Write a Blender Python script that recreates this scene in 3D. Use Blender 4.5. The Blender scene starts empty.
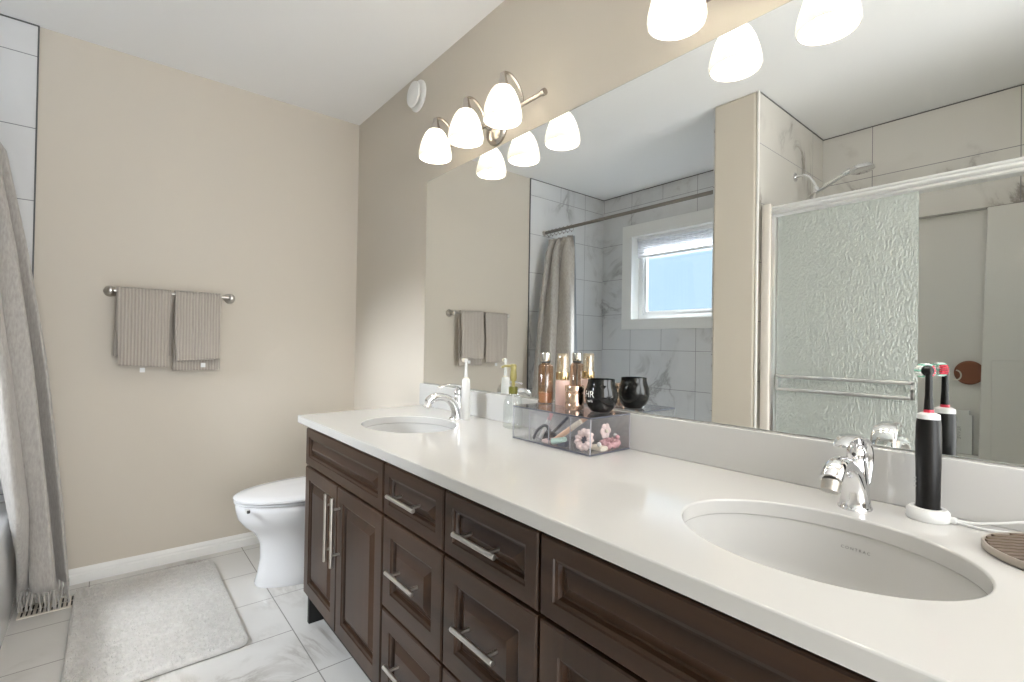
import bpy, bmesh, math, random
from mathutils import Vector, Matrix
S = bpy.context.scene
COL = S.collection
PI = math.pi
# ---------------------------------------------------------------- camera, world, exposure
cam_d = bpy.data.cameras.new('camera'); cam = bpy.data.objects.new('camera', cam_d); COL.objects.link(cam)
cam_d.sensor_width = 36.0; cam_d.lens = 17.083; cam_d.clip_start = 0.02; cam_d.clip_end = 200
CP = Vector((2.921466, -1.157408, 1.096586)); CF = Vector((-0.771864, 0.635724, 0.009032)); CR = Vector((0.635780, 0.771708, 0.015844)); CU = Vector((-0.003102, -0.017972, 0.999834))
m = Matrix((CR, CU, -CF)).transposed().to_4x4(); m.translation = CP
cam.matrix_world = m
S.camera = cam
S.view_settings.view_transform = 'Standard'; S.view_settings.look = 'None'
S.view_settings.gamma = 1.0; S.view_settings.use_curve_mapping = False
S.view_settings.exposure = 1.17
W = bpy.data.worlds.new('sky'); S.world = W; W.use_nodes = True
bg = W.node_tree.nodes['Background']; bg.inputs[0].default_value = (0.55, 0.76, 0.95, 1); bg.inputs[1].default_value = 0.60

def area_light(name, loc, rot, sx, sy, power, col):
    l = bpy.data.lights.new(name, 'AREA'); l.shape = 'RECTANGLE'; l.size = sx; l.size_y = sy
    l.energy = power; l.color = col
    o = bpy.data.objects.new(name, l); o.location = loc; o.rotation_euler = rot; COL.objects.link(o); return o
# added fill light, set in an unseen doorway in the right wall behind the camera
area_light('doorway_fill', (4.16, -0.72, 1.02), (0, PI/2, 0), 1.95, 1.2, 23, (1.0, 0.985, 0.97))
# bright overcast sky outside the window: a very soft sun that reaches the room only through the window
sl_ = bpy.data.lights.new('daylight', 'SUN'); sl_.energy = 27; sl_.angle = math.radians(66); sl_.color = (.93, .965, 1.0)
so_ = bpy.data.objects.new('daylight', sl_); so_.rotation_euler = Vector((0.0, 1.0, -.92)).to_track_quat('-Z', 'Y').to_euler(); COL.objects.link(so_)
S.cycles.transparent_max_bounces = 48; S.cycles.max_bounces = 20; S.cycles.diffuse_bounces = 10; S.cycles.glossy_bounces = 8
BULB = 60.0

# ---------------------------------------------------------------- materials
MATS = {}
def nm(name):
    mt = bpy.data.materials.new(name); mt.use_nodes = True
    nt = mt.node_tree; b = nt.nodes['Principled BSDF']; MATS[name] = mt
    return mt, nt, b
def link(nt, a, b): nt.links.new(a, b)
def simple(name, col, rough=0.5, metal=0.0, **kw):
    mt, nt, b = nm(name)
    b.inputs['Base Color'].default_value = (*col, 1); b.inputs['Roughness'].default_value = rough
    b.inputs['Metallic'].default_value = metal
    for k, v in kw.items(): b.inputs[k.replace('_', ' ')].default_value = v
    return mt
def noise_bump(mt, scale, strength, dist=0.002, detail=4, stretch=None):
    nt = mt.node_tree; b = nt.nodes['Principled BSDF']
    g = nt.nodes.new('ShaderNodeTexCoord'); n = nt.nodes.new('ShaderNodeTexNoise'); bp = nt.nodes.new('ShaderNodeBump')
    n.inputs['Scale'].default_value = scale; n.inputs['Detail'].default_value = detail
    src = g.outputs['Object']
    if stretch:
        mp = nt.nodes.new('ShaderNodeMapping'); mp.inputs['Scale'].default_value = stretch
        link(nt, src, mp.inputs[0]); src = mp.outputs[0]
    link(nt, src, n.inputs['Vector']); link(nt, n.outputs[0], bp.inputs['Height'])
    bp.inputs['Strength'].default_value = strength; bp.inputs['Distance'].default_value = dist
    link(nt, bp.outputs[0], b.inputs['Normal']); return n
def varied(mt, c1, c2, scale, stretch=(1,1,1), lo=.3, hi=.7, detail=5):
    nt = mt.node_tree; b = nt.nodes['Principled BSDF']
    g = nt.nodes.new('ShaderNodeTexCoord'); mp = nt.nodes.new('ShaderNodeMapping'); mp.inputs['Scale'].default_value = stretch
    n = nt.nodes.new('ShaderNodeTexNoise'); n.inputs['Scale'].default_value = scale; n.inputs['Detail'].default_value = detail
    r = nt.nodes.new('ShaderNodeValToRGB'); r.color_ramp.elements[0].position = lo; r.color_ramp.elements[1].position = hi
    r.color_ramp.elements[0].color = (*c1, 1); r.color_ramp.elements[1].color = (*c2, 1)
    link(nt, g.outputs['Object'], mp.inputs[0]); link(nt, mp.outputs[0], n.inputs['Vector'])
    link(nt, n.outputs[0], r.inputs[0]); link(nt, r.outputs[0], b.inputs['Base Color'])

def mth(nt, op, a, bv=None, c=None):
    n = nt.nodes.new('ShaderNodeMath'); n.operation = op
    for i, v in enumerate((a, bv, c)):
        if v is None: continue
        if isinstance(v, (int, float)): n.inputs[i].default_value = v
        else: link(nt, v, n.inputs[i])
    return n.outputs[0]
def joint(nt, coord, off, sp, w):
    f = mth(nt, 'FRACT', mth(nt, 'ADD', mth(nt, 'DIVIDE', mth(nt, 'SUBTRACT', coord, off), sp), 0.5))
    return mth(nt, 'LESS_THAN', mth(nt, 'MULTIPLY', mth(nt, 'ABSOLUTE', mth(nt, 'SUBTRACT', f, 0.5)), sp), w / 2)
def between(nt, coord, lo, hi):
    return mth(nt, 'MULTIPLY', mth(nt, 'GREATER_THAN', coord, lo), mth(nt, 'LESS_THAN', coord, hi))
def marble(name, masks, base, vein, grout, rough=0.05, vscale=1.5, amount=1.0):
    mt, nt, b = nm(name)
    g = nt.nodes.new('ShaderNodeNewGeometry'); sp = nt.nodes.new('ShaderNodeSeparateXYZ'); link(nt, g.outputs['Position'], sp.inputs[0])
    mask = masks(nt, sp.outputs[0], sp.outputs[1], sp.outputs[2])
    n1 = nt.nodes.new('ShaderNodeTexNoise'); n1.inputs['Scale'].default_value = vscale; n1.inputs['Detail'].default_value = 9
    n1.inputs['Roughness'].default_value = .62; n1.inputs['Distortion'].default_value = 1.2
    mp = nt.nodes.new('ShaderNodeMapping'); mp.inputs['Rotation'].default_value = (.5, .7, .6); mp.inputs['Scale'].default_value = (1, 2.1, 1.2)
    link(nt, g.outputs['Position'], mp.inputs[0]); link(nt, mp.outputs[0], n1.inputs['Vector'])
    d = mth(nt, 'ABSOLUTE', mth(nt, 'SUBTRACT', n1.outputs[0], 0.5))
    v = mth(nt, 'SUBTRACT', 1.0, mth(nt, 'MULTIPLY', d, 26)); v = mth(nt, 'MAXIMUM', v, 0.0)
    soft = mth(nt, 'MAXIMUM', mth(nt, 'SUBTRACT', 1.0, mth(nt, 'MULTIPLY', d, 6)), 0.0)
    n2 = nt.nodes.new('ShaderNodeTexNoise'); n2.inputs['Scale'].default_value = 2.3; n2.inputs['Detail'].default_value = 2
    link(nt, g.outputs['Position'], n2.inputs['Vector'])
    gate = mth(nt, 'MINIMUM', mth(nt, 'MAXIMUM', mth(nt, 'MULTIPLY', mth(nt, 'SUBTRACT', n2.outputs[0], 0.50), 6), 0), 1)
    v = mth(nt, 'MULTIPLY', mth(nt, 'ADD', mth(nt, 'MULTIPLY', v, .5), mth(nt, 'MULTIPLY', soft, .22)), gate)
    v = mth(nt, 'MULTIPLY', v, amount)
    mx = nt.nodes.new('ShaderNodeMix'); mx.data_type = 'RGBA'; mx.inputs[6].default_value = (*base, 1); mx.inputs[7].default_value = (*vein, 1)
    link(nt, v, mx.inputs[0])
    m2 = nt.nodes.new('ShaderNodeMix'); m2.data_type = 'RGBA'; m2.inputs[7].default_value = (*grout, 1)
    link(nt, mx.outputs[2], m2.inputs[6]); link(nt, mask, m2.inputs[0]); link(nt, m2.outputs[2], b.inputs['Base Color'])
    rr = mth(nt, 'ADD', mth(nt, 'MULTIPLY', mask, 0.6), rough); link(nt, rr, b.inputs['Roughness'])
    bp = nt.nodes.new('ShaderNodeBump'); bp.inputs['Strength'].default_value = .5; bp.inputs['Distance'].default_value = .001
    link(nt, mth(nt, 'SUBTRACT', 1.0, mask), bp.inputs['Height']); link(nt, bp.outputs[0], b.inputs['Normal'])
    return mt
def mxm(nt, *a):
    o = a[0]
    for x in a[1:]: o = mth(nt, 'MAXIMUM', o, x)
    return o
GW = 0.0035; TR_ = .05
TB = (0.68, 0.685, 0.69); TV = (0.28, 0.27, 0.26); TG = (0.22, 0.22, 0.23)
marble('tile_end', lambda nt, x, y, z: mxm(nt, joint(nt, z, .442, .3105, GW), joint(nt, y, -2.072, .68, GW),
       mth(nt, 'MULTIPLY', joint(nt, y, -1.767, .61, GW), mth(nt, 'GREATER_THAN', z, 2.315))), TB, TV, TG, amount=1.1)
marble('tile_far', lambda nt, x, y, z: mxm(nt, joint(nt, z, .452, .3105, GW), joint(nt, x, .322, .613, GW),
       mth(nt, 'MULTIPLY', joint(nt, x, .629, .613, GW), mth(nt, 'ADD', mth(nt, 'GREATER_THAN', z, 2.315), between(nt, z, 1.073, 1.3835)))), TB, TV, TG, amount=1.1)
marble('tile_shower_back', lambda nt, x, y, z: mxm(nt, joint(nt, z, 1.825, .3105, GW), joint(nt, x, 2.047, .615, GW)), (.70, .68, .65), (.30, .27, .25), TG, amount=1.7)
marble('tile_shower_side', lambda nt, x, y, z: mxm(nt, joint(nt, z, .93, .3105, GW), joint(nt, y, -2.17, .80, GW)), (.68, .65, .60), (.30, .27, .24), TG, amount=1.6)
marble('floor_tile', lambda nt, x, y, z: mxm(nt, joint(nt, y, -.605, .61, .004),
       mth(nt, 'MULTIPLY', joint(nt, x, .965, .299, .004), mth(nt, 'LESS_THAN', y, -.605)),
       mth(nt, 'MULTIPLY', joint(nt, x, .664, .598, .004), mth(nt, 'GREATER_THAN', y, -.605))), (.66, .65, .63), (.30, .27, .24), (.24, .23, .22), rough=.16, vscale=1.3, amount=1.1)

mt = simple('paint_beige', (.60, .55, .475), .75); noise_bump(mt, 220, .05)
mt = simple('paint_ceiling', (.84, .84, .84), .85); noise_bump(mt, 160, .06)
simple('trim_white', (.82, .82, .80), .4)
simple('tile_edge', (.10, .10, .10), .4)
simple('tile_edge_white', (.80, .78, .74), .3)
simple('quartz', (.53, .525, .512), .10, Specular_IOR_Level=.55)
simple('porcelain', (.70, .705, .72), .08, Specular_IOR_Level=.6)
simple('basin', (.56, .555, .54), .10, Specular_IOR_Level=.6)
simple('sink_print', (.12, .12, .12), .5)
mt = simple('wood', (.06, .04, .03), .32, Specular_IOR_Level=.38); varied(mt, (.017, .0070, .0034), (.058, .0285, .0148), 9, (1.6, 1.6, .10), .32, .68, 9)
mt = simple('wood_h', (.06, .04, .03), .32, Specular_IOR_Level=.38); varied(mt, (.017, .0070, .0034), (.058, .0285, .0148), 9, (.10, 1.6, 1.6), .32, .68, 9)
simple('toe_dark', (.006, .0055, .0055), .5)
simple('rod_metal', (.26, .24, .22), .3, 1.0)
simple('nickel', (.62, .59, .55), .28, 1.0)
simple('nickel_warm', (.50, .455, .41), .24, 1.0)
simple('chrome', (.82, .82, .83), .06, 1.0)
mt = simple('aluminium', (.94, .94, .94), .33, 1.0)
simple('mirror_glass', (.90, .915, .90), 0.0, 1.0)
simple('mirror_edge', (.30, .32, .30), .3)
mt = simple('towel', (.32, .29, .27), .95, Sheen_Weight=.3)
nt = mt.node_tree; b = nt.nodes['Principled BSDF']
g = nt.nodes.new('ShaderNodeNewGeometry'); sp = nt.nodes.new('ShaderNodeSeparateXYZ'); link(nt, g.outputs['Position'], sp.inputs[0])
w = mth(nt, 'MULTIPLY', mth(nt, 'ADD', mth(nt, 'SINE', mth(nt, 'MULTIPLY', sp.outputs[1], 2*PI/.0125)), 1.0), .5)
mx = nt.nodes.new('ShaderNodeMix'); mx.data_type = 'RGBA'; mx.inputs[6].default_value = (.40, .355, .31, 1); mx.inputs[7].default_value = (.50, .45, .40, 1)
link(nt, w, mx.inputs[0]); link(nt, mx.outputs[2], b.inputs['Base Color'])
n = nt.nodes.new('ShaderNodeTexNoise'); n.inputs['Scale'].default_value = 420
bp = nt.nodes.new('ShaderNodeBump'); bp.inputs['Strength'].default_value = .8; bp.inputs['Distance'].default_value = .003
link(nt, mth(nt, 'ADD', w, mth(nt, 'MULTIPLY', n.outputs[0], .7)), bp.inputs['Height']); link(nt, bp.outputs[0], b.inputs['Normal'])
simple('label_white', (.82, .82, .82), .6)
mt = simple('curtain_cloth', (.40, .375, .345), .9, Sheen_Weight=.2)
varied(mt, (.36, .335, .31), (.46, .44, .41), 160, (1, 1, .25), .3, .7, 3); noise_bump(mt, 500, .25, .001)
mt = simple('curtain_liner', (.42, .46, .50), .5, Transmission_Weight=.15)
mt = simple('rug', (.62, .605, .575), 1.0, Sheen_Weight=.3); varied(mt, (.60, .585, .56), (.76, .745, .72), 46, lo=.25, hi=.75, detail=7); noise_bump(mt, 240, 1.0, .006)
simple('vent_metal', (.70, .65, .57), .45)
simple('vent_slot', (.02, .015, .012), .6)
mt = simple('acrylic_white', (.74, .725, .70), .10, Specular_IOR_Level=.55)
simple('acrylic_flange', (.70, .65, .59), .25)
simple('vinyl', (.86, .87, .88), .35)
mt = simple('shade_cloth', (.86, .86, .87), .8)
nt = mt.node_tree; b = nt.nodes['Principled BSDF']; out = nt.nodes['Material Output']
tr = nt.nodes.new('ShaderNodeBsdfTranslucent'); tr.inputs[0].default_value = (.95, .95, .97, 1)
ms = nt.nodes.new('ShaderNodeMixShader'); ms.inputs[0].default_value = .5
link(nt, b.outputs[0], ms.inputs[1]); link(nt, tr.outputs[0], ms.inputs[2]); link(nt, ms.outputs[0], out.inputs[0])
def thin_glass(name, col, gl=.08, rough=.02, diff=0.0, dcol=(.5, .5, .5), bump=0, bscale=60, transl=0.0):
    mt, nt, b = nm(name); out = nt.nodes['Material Output']; nt.nodes.remove(b)
    t = nt.nodes.new('ShaderNodeBsdfTransparent'); t.inputs[0].default_value = (*col, 1)
    gs = nt.nodes.new('ShaderNodeBsdfGlossy'); gs.inputs['Roughness'].default_value = rough
    lw = nt.nodes.new('ShaderNodeLayerWeight'); lw.inputs[0].default_value = .5
    f2 = mth(nt, 'MINIMUM', mth(nt, 'ADD', mth(nt, 'MULTIPLY', mth(nt, 'POWER', lw.outputs['Facing'], 4.5), .85), gl), 1.0)
    base = t.outputs[0]
    if diff > 0 or transl > 0:
        d = nt.nodes.new('ShaderNodeBsdfDiffuse'); d.inputs[0].default_value = (*dcol, 1)
        l = nt.nodes.new('ShaderNodeBsdfTranslucent'); l.inputs[0].default_value = (*dcol, 1)
        m0 = nt.nodes.new('ShaderNodeMixShader'); m0.inputs[0].default_value = transl / (diff + transl)
        link(nt, d.outputs[0], m0.inputs[1]); link(nt, l.outputs[0], m0.inputs[2])
        m1 = nt.nodes.new('ShaderNodeMixShader'); m1.inputs[0].default_value = diff + transl
        link(nt, base, m1.inputs[1]); link(nt, m0.outputs[0], m1.inputs[2]); base = m1.outputs[0]
        if bump:
            n = nt.nodes.new('ShaderNodeTexNoise'); n.inputs['Scale'].default_value = bscale; n.inputs['Detail'].default_value = 2
            tc = nt.nodes.new('ShaderNodeTexCoord'); mp = nt.nodes.new('ShaderNodeMapping'); mp.inputs['Scale'].default_value = (1, 1, .45)
            link(nt, tc.outputs['Object'], mp.inputs[0]); link(nt, mp.outputs[0], n.inputs['Vector'])
            bp = nt.nodes.new('ShaderNodeBump'); bp.inputs['Strength'].default_value = bump; bp.inputs['Distance'].default_value = .008
            link(nt, n.outputs[0], bp.inputs['Height'])
            for s_ in (d, l, gs): link(nt, bp.outputs[0], s_.inputs['Normal'])
    m2 = nt.nodes.new('ShaderNodeMixShader'); link(nt, f2, m2.inputs[0]); link(nt, base, m2.inputs[1]); link(nt, gs.outputs[0], m2.inputs[2])
    link(nt, m2.outputs[0], out.inputs[0]); return mt
thin_glass('window_glass', (.97, .98, .99), .05)
thin_glass('smoked_acrylic', (.975, .975, .982), .055, .03)
thin_glass('acrylic_lid', (.96, .96, .97), .18, .04)
thin_glass('clear_bottle', (.93, .95, .94), .10)
thin_glass('amber_glass', (.80, .60, .46), .14, .03, .10, (.42, .26, .17))
thin_glass('clear_cap', (.95, .90, .80), .16, .05, .25, (.75, .6, .4))
thin_glass('rain_glass', (.84, .88, .86), .16, .16, .40, (.72, .76, .73), bump=1.0, bscale=150, transl=.40)
def emit(name, col, st, base=(.9, .9, .9)):
    mt = simple(name, base, .4); b = mt.node_tree.nodes['Principled BSDF']
    b.inputs['Emission Color'].default_value = (*col, 1); b.inputs['Emission Strength'].default_value = st; return mt
emit('bulb', (1, .93, .82), BULB)
mt, nt, b = nm('frosted_shade'); out = nt.nodes['Material Output']
b.inputs['Base Color'].default_value = (.62, .615, .59, 1); b.inputs['Roughness'].default_value = .35
tr = nt.nodes.new('ShaderNodeBsdfTranslucent'); tr.inputs[0].default_value = (.66, .65, .62, 1)
ms = nt.nodes.new('ShaderNodeMixShader'); ms.inputs[0].default_value = .45
link(nt, b.outputs[0], ms.inputs[1]); link(nt, tr.outputs[0], ms.inputs[2]); link(nt, ms.outputs[0], out.inputs[0])
simple('plastic_white', (.68, .68, .67), .35)
simple('plastic_black', (.004, .0036, .0034), .34, Specular_IOR_Level=.28)
simple('bristle_white', (.78, .80, .78), .6)
simple('plastic_red', (.55, .03, .06), .35)
simple('bristle_green', (.30, .62, .50), .6)
simple('gloss_black', (.004, .004, .004), .04, Specular_IOR_Level=.45)
simple('silver_cap', (.72, .68, .62), .14, 1.0)
simple('gold', (.66, .48, .26), .18, 1.0)
simple('rose_gold', (.74, .53, .40), .14, 1.0)
simple('pink_glass', (.74, .52, .46), .12)
simple('olive_pump', (.33, .29, .10), .3)
simple('olive_dark', (.13, .13, .02), .3)
simple('cream_liquid', (.62, .42, .24), .2)
mt = simple('wood_tray', (.12, .085, .062), .6)
simple('tray_slot', (.025, .017, .012), .7)
simple('tray_rim', (.33, .29, .25), .4)
simple('brown_brush', (.22, .075, .035), .5)
simple('cord_cream', (.7, .66, .58), .8)
simple('peach', (.72, .47, .33), .4)
simple('blush_pink', (.66, .38, .40), .5)
simple('pale_pink', (.74, .60, .58), .7)
simple('ivory', (.76, .70, .58), .5)
simple('charcoal', (.05, .05, .06), .4)
simple('grey_blue', (.10, .11, .15), .4)
simple('mint', (.50, .66, .60), .4)
simple('white_ink', (.85, .85, .85), .5)
simple('acrylic_edge', (.42, .42, .46), .2)
simple('grey_ink', (.35, .35, .36), .5)
simple('screw_dark', (.05, .05, .05), .4)
M = MATS

# ---------------------------------------------------------------- mesh helpers
WL = {}     # world location of each object built here
class MB:
    def __init__(s): s.b = bmesh.new()
    def quad(s, pts):
        return s.b.faces.new([s.b.verts.new(p) for p in pts])
    def box(s, x0, x1, y0, y1, z0, z1, bev=0.0, seg=2):
        r = bmesh.ops.create_cube(s.b, size=1)
        for v in r['verts']:
            v.co = Vector((x0 + (v.co.x + .5) * (x1 - x0), y0 + (v.co.y + .5) * (y1 - y0), z0 + (v.co.z + .5) * (z1 - z0)))
        if bev:
            ed = list({e for v in r['verts'] for e in v.link_edges})
            bmesh.ops.bevel(s.b, geom=ed, offset=bev, segments=seg, affect='EDGES', profile=.5)
        return s
    def tube(s, pts, rad, seg=12, caps=True, flat=1.0, up=(0, 0, 1)):
        pts = [Vector(p) for p in pts]; n = len(pts)
        if not hasattr(rad, '__len__'): rad = [rad] * n
        rings = []; prev = None
        for i, p in enumerate(pts):
            t = (pts[min(i+1, n-1)] - pts[max(i-1, 0)]).normalized()
            if prev is None:
                a = Vector(up) if abs(t.dot(Vector(up))) < .95 else Vector((1, 0, 0))
                u = t.cross(a).normalized()
            else:
                u = (prev - t * prev.dot(t)).normalized()
            prev = u; w = t.cross(u)
            rings.append([s.b.verts.new(p + (u * math.cos(2*PI*k/seg) + w * math.sin(2*PI*k/seg) * flat) * rad[i]) for k in range(seg)])
        for a, b in zip(rings, rings[1:]):
            for k in range(seg): s.b.faces.new((a[k], a[(k+1) % seg], b[(k+1) % seg], b[k]))
        if caps: s.b.faces.new(rings[0][::-1]); s.b.faces.new(rings[-1])
        return s
    def lathe(s, prof, c=(0, 0, 0), seg=32, sx=1, sy=1, axis='z', cap0=True, cap1=True, mat=None):
        c = Vector(c); rings = []
        for r, h in prof:
            ring = []
            for k in range(seg):
                a = 2*PI*k/seg; x, y = r*math.cos(a)*sx, r*math.sin(a)*sy
                v = {'z': Vector((x, y, h)), 'x': Vector((h, x, y)), 'y': Vector((x, -h, y))}[axis]
                if mat is not None: v = mat @ v
                ring.append(s.b.verts.new(c + v))
            rings.append(ring)
        for a, b in zip(rings, rings[1:]):
            for k in range(seg): s.b.faces.new((a[k], a[(k+1) % seg], b[(k+1) % seg], b[k]))
        if cap0 and prof[0][0] > 1e-6: s.b.faces.new(rings[0][::-1])
        if cap1 and prof[-1][0] > 1e-6: s.b.faces.new(rings[-1])
        return s
    def ball(s, c, r, sx=1, sy=1, sz=1, u=16, v=10):
        return s.lathe([(max(r*math.sin(PI*i/v), 1e-5), -r*math.cos(PI*i/v)*sz) for i in range(v+1)], c, u, sx, sy)
    def grid(s, f, nu, nv, closed_u=False):
        vs = [[s.b.verts.new(f(i/(nu if closed_u else nu-1), j/(nv-1))) for i in range(nu)] for j in range(nv)]
        for j in range(nv-1):
            for i in range(nu if closed_u else nu-1):
                s.b.faces.new((vs[j][i], vs[j][(i+1) % nu], vs[j+1][(i+1) % nu], vs[j+1][i]))
        return vs
    def rects(s, prof, x0, x1, z0, z1, yf, sgn=-1):
        """concentric rectangles in the xz plane; prof = [(inset, height towards the room)]"""
        rings = []
        for ins, h in prof:
            y = yf + sgn*h
            rings.append([s.b.verts.new(p) for p in ((x0+ins, y, z0+ins), (x1-ins, y, z0+ins), (x1-ins, y, z1-ins), (x0+ins, y, z1-ins))])
        for a, b in zip(rings, rings[1:]):
            for k in range(4): s.b.faces.new((a[k], a[(k+1) % 4], b[(k+1) % 4], b[k]))
        s.b.faces.new(rings[0][::-1]); s.b.faces.new(rings[-1]); return s
    def prism(s, poly, lo, hi, axis='z'):
        def mk(p, h):
            return {'z': (p[0], p[1], h), 'y': (p[0], h, p[1]), 'x': (h, p[0], p[1])}[axis]
        a = [s.b.verts.new(mk(p, lo)) for p in poly]; b = [s.b.verts.new(mk(p, hi)) for p in poly]
        n = len(poly)
        for k in range(n): s.b.faces.new((a[k], a[(k+1) % n], b[(k+1) % n], b[k]))
        s.b.faces.new(a[::-1]); s.b.faces.new(b); return s
    def build(s, name, mat, parent=None, smooth=35, bevel=0.0, solid=0.0, sub=0, kind=None, origin=None):
        bmesh.ops.remove_doubles(s.b, verts=s.b.verts, dist=1e-6)
        bmesh.ops.recalc_face_normals(s.b, faces=s.b.faces)
        cs = [v.co for v in s.b.verts]
        lo = Vector((min(c.x for c in cs), min(c.y for c in cs), min(c.z for c in cs)))
        hi = Vector((max(c.x for c in cs), max(c.y for c in cs), max(c.z for c in cs)))
        base = Vector(origin) if origin else Vector(((lo.x+hi.x)/2, (lo.y+hi.y)/2, lo.z))
        for v in s.b.verts: v.co -= base
        me = bpy.data.meshes.new(name); s.b.to_mesh(me); s.b.free()
        if smooth:
            for p in me.polygons: p.use_smooth = True
            me.set_sharp_from_angle(angle=math.radians(smooth))
        me.materials.append(M[mat] if isinstance(mat, str) else mat)
        o = bpy.data.objects.new(name, me); COL.objects.link(o)
        WL[o.name] = base
        if parent: o.parent = parent; o.location = base - WL[parent.name]
        else: o.location = base
        if solid: md = o.modifiers.new('solid', 'SOLIDIFY'); md.thickness = solid; md.offset = 0
        if bevel:
            md = o.modifiers.new('bevel', 'BEVEL'); md.width = bevel; md.segments = 2; md.limit_method = 'ANGLE'; md.angle_limit = math.radians(40)
        if sub: md = o.modifiers.new('sub', 'SUBSURF'); md.levels = sub; md.render_levels = sub
        if kind: o['kind'] = kind
        return o
def tag(o, label, cat, group=None):
    o['label'] = label; o['category'] = cat
    if group: o['group'] = group
    return o
def empty(name, loc, label, cat, group=None):
    o = bpy.data.objects.new(name, None); COL.objects.link(o); o.empty_display_size = .05
    o.location = loc; WL[o.name] = Vector(loc); return tag(o, label, cat, group)
def struct(name, mb, mat, **k): return mb.build(name, mat, kind='structure', **k)
def copy_tree(o, loc, label=None, cat=None, rot=None, group=None):
    def cp(x, par):
        c = x.copy(); COL.objects.link(c); c.parent = par
        for ch in x.children: cp(ch, c)
        return c
    c = cp(o, None); c.location = loc
    if rot is not None: c.rotation_euler = (0, 0, rot)
    if label: c['label'] = label
    if group: c['group'] = group
    return c
def lerp(a, b, t): return a + (b - a) * t
def arc_pts(f, n): return [f(i/(n-1)) for i in range(n)]
def bez(P, n=16):
    P = [Vector(p) for p in P]; out = []
    for i in range(n):
        t = i/(n-1); Q = list(P)
        while len(Q) > 1: Q = [a.lerp(b, t) for a, b in zip(Q, Q[1:])]
        out.append(Q[0])
    return out
def spline(P, n=8):
    """Catmull-Rom through the points"""
    P = [Vector(p) for p in P]; out = []
    for i in range(len(P)-1):
        p0, p1, p2, p3 = P[max(i-1, 0)], P[i], P[i+1], P[min(i+2, len(P)-1)]
        for k in range(n):
            t = k/n
            out.append(.5*((2*p1) + (p2-p0)*t + (2*p0-5*p1+4*p2-p3)*t*t + (3*p1-p0-3*p2+p3)*t**3))
    out.append(P[-1]); return out

# ---------------------------------------------------------------- the room
H = 2.44; XR = 4.2; YT = -1.424; YF = -2.33; YS = -2.40; X1 = 1.54; X2 = 1.785; X3 = 3.33
struct('floor', MB().box(0, XR, YS, 0, -.05, 0), 'floor_tile', smooth=0)
struct('ceiling', MB().box(-.12, XR+.12, YS-.14, .12, H, H+.06), 'paint_ceiling', smooth=0)
struct('wall_left', MB().box(-.12, 0, YS-.14, .12, -.05, H), 'paint_beige', smooth=0)
struct('wall_back', MB().box(0, XR, 0, .12, -.05, H), 'paint_beige', smooth=0)
struct('wall_right', MB().box(XR, XR+.12, YS-.14, -1.34, -.05, H).box(XR, XR+.12, -.10, .12, -.05, H).box(XR, XR+.12, -1.34, -.10, 2.05, H), 'paint_beige', smooth=0)
WX0, WX1, WZ0, WZ1 = .34, 1.20, 1.335, 2.045
struct('wall_front', MB().box(0, WX0-.02, YF-.14, YF, -.05, H).box(WX1+.02, X1+.05, YF-.14, YF, -.05, H)
       .box(WX0-.02, WX1+.02, YF-.14, YF, -.05, WZ0-.02).box(WX0-.02, WX1+.02, YF-.14, YF, WZ1+.02, H), 'paint_beige', smooth=0)
struct('wall_shower', MB().box(X1+.05, X3+.05, YS-.14, YS, -.05, H), 'paint_beige', smooth=0)
struct('wall_side', MB().box(X3, XR, YS, YT-.004, -.05, H), 'paint_beige', smooth=0)
struct('wall_middle', MB().box(X1+.008, X2-.008, YS, YT+.006, -.02, H), 'paint_beige', bevel=.012)
# tiled faces
struct('wall_tile_left', MB().box(0, .008, YF, YT, 0, H-.001), 'tile_end', smooth=0)
struct('wall_tile_front', MB().box(.008, WX0-.02, YF, YF+.008, 0, H-.001).box(WX1+.02, X1, YF, YF+.008, 0, H-.001)
       .box(WX0-.02, WX1+.02, YF, YF+.008, 0, WZ0-.02).box(WX0-.02, WX1+.02, YF, YF+.008, WZ1+.02, H-.001), 'tile_far', smooth=0)
struct('wall_tile_middle', MB().box(X1, X1+.008, YF, YT-.006, 0, H-.001), 'tile_end', smooth=0)
struct('wall_tile_shower', MB().box(X2-.008, X2, YS, YT-.006, 0, H-.001), 'tile_shower_side', smooth=0)
struct('wall_tile_back', MB().box(X2, X3, YS, YF-.01, 1.852, H-.001), 'tile_shower_back', smooth=0)
struct('trim_1', MB().box(.0, .0105, YT-.002, YT+.003, 0, H), 'tile_edge', smooth=0)
struct('trim_2', MB().box(.008, .0105, YF, YT, H-.006, H).box(.008, X1, YF+.008, YF+.0105, H-.006, H), 'tile_edge', smooth=0)
struct('trim_3', MB().box(X2, X2+.0025, YS, YT-.006, H-.006, H).box(X2, X3, YF-.01, YF-.0075, H-.006, H), 'tile_edge', smooth=0)
struct('trim_4', MB().box(X2-.006, X2+.004, YT-.012, YT+.004, 0, H), 'tile_edge_white', bevel=.002)
# baseboard with a stepped profile
bp_ = [(0, 0), (.016, 0), (.016, .038), (.011, .044), (.011, .052), (.007, .061), (.004, .067), (0, .067)]
def base_x(y0, y1): return MB().prism([(p[0], p[1]) for p in bp_], y0, y1, 'y')
struct('baseboard_left', base_x(YT+.004, 0), 'trim_white', smooth=0)
struct('baseboard_back', MB().prism([(-p[0], p[1]) for p in bp_], .016, .93, 'x').prism([(-p[0], p[1]) for p in bp_], 3.06, XR, 'x'), 'trim_white', smooth=0)
# door frame of the opening in the right wall
struct('door_1', MB().box(XR-.015, XR+.13, -1.41, -1.34, 0, 2.12).box(XR-.015, XR+.13, -.10, -.03, 0, 2.12).box(XR-.015, XR+.13, -1.34, -.10, 2.05, 2.12), 'trim_white')

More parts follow.
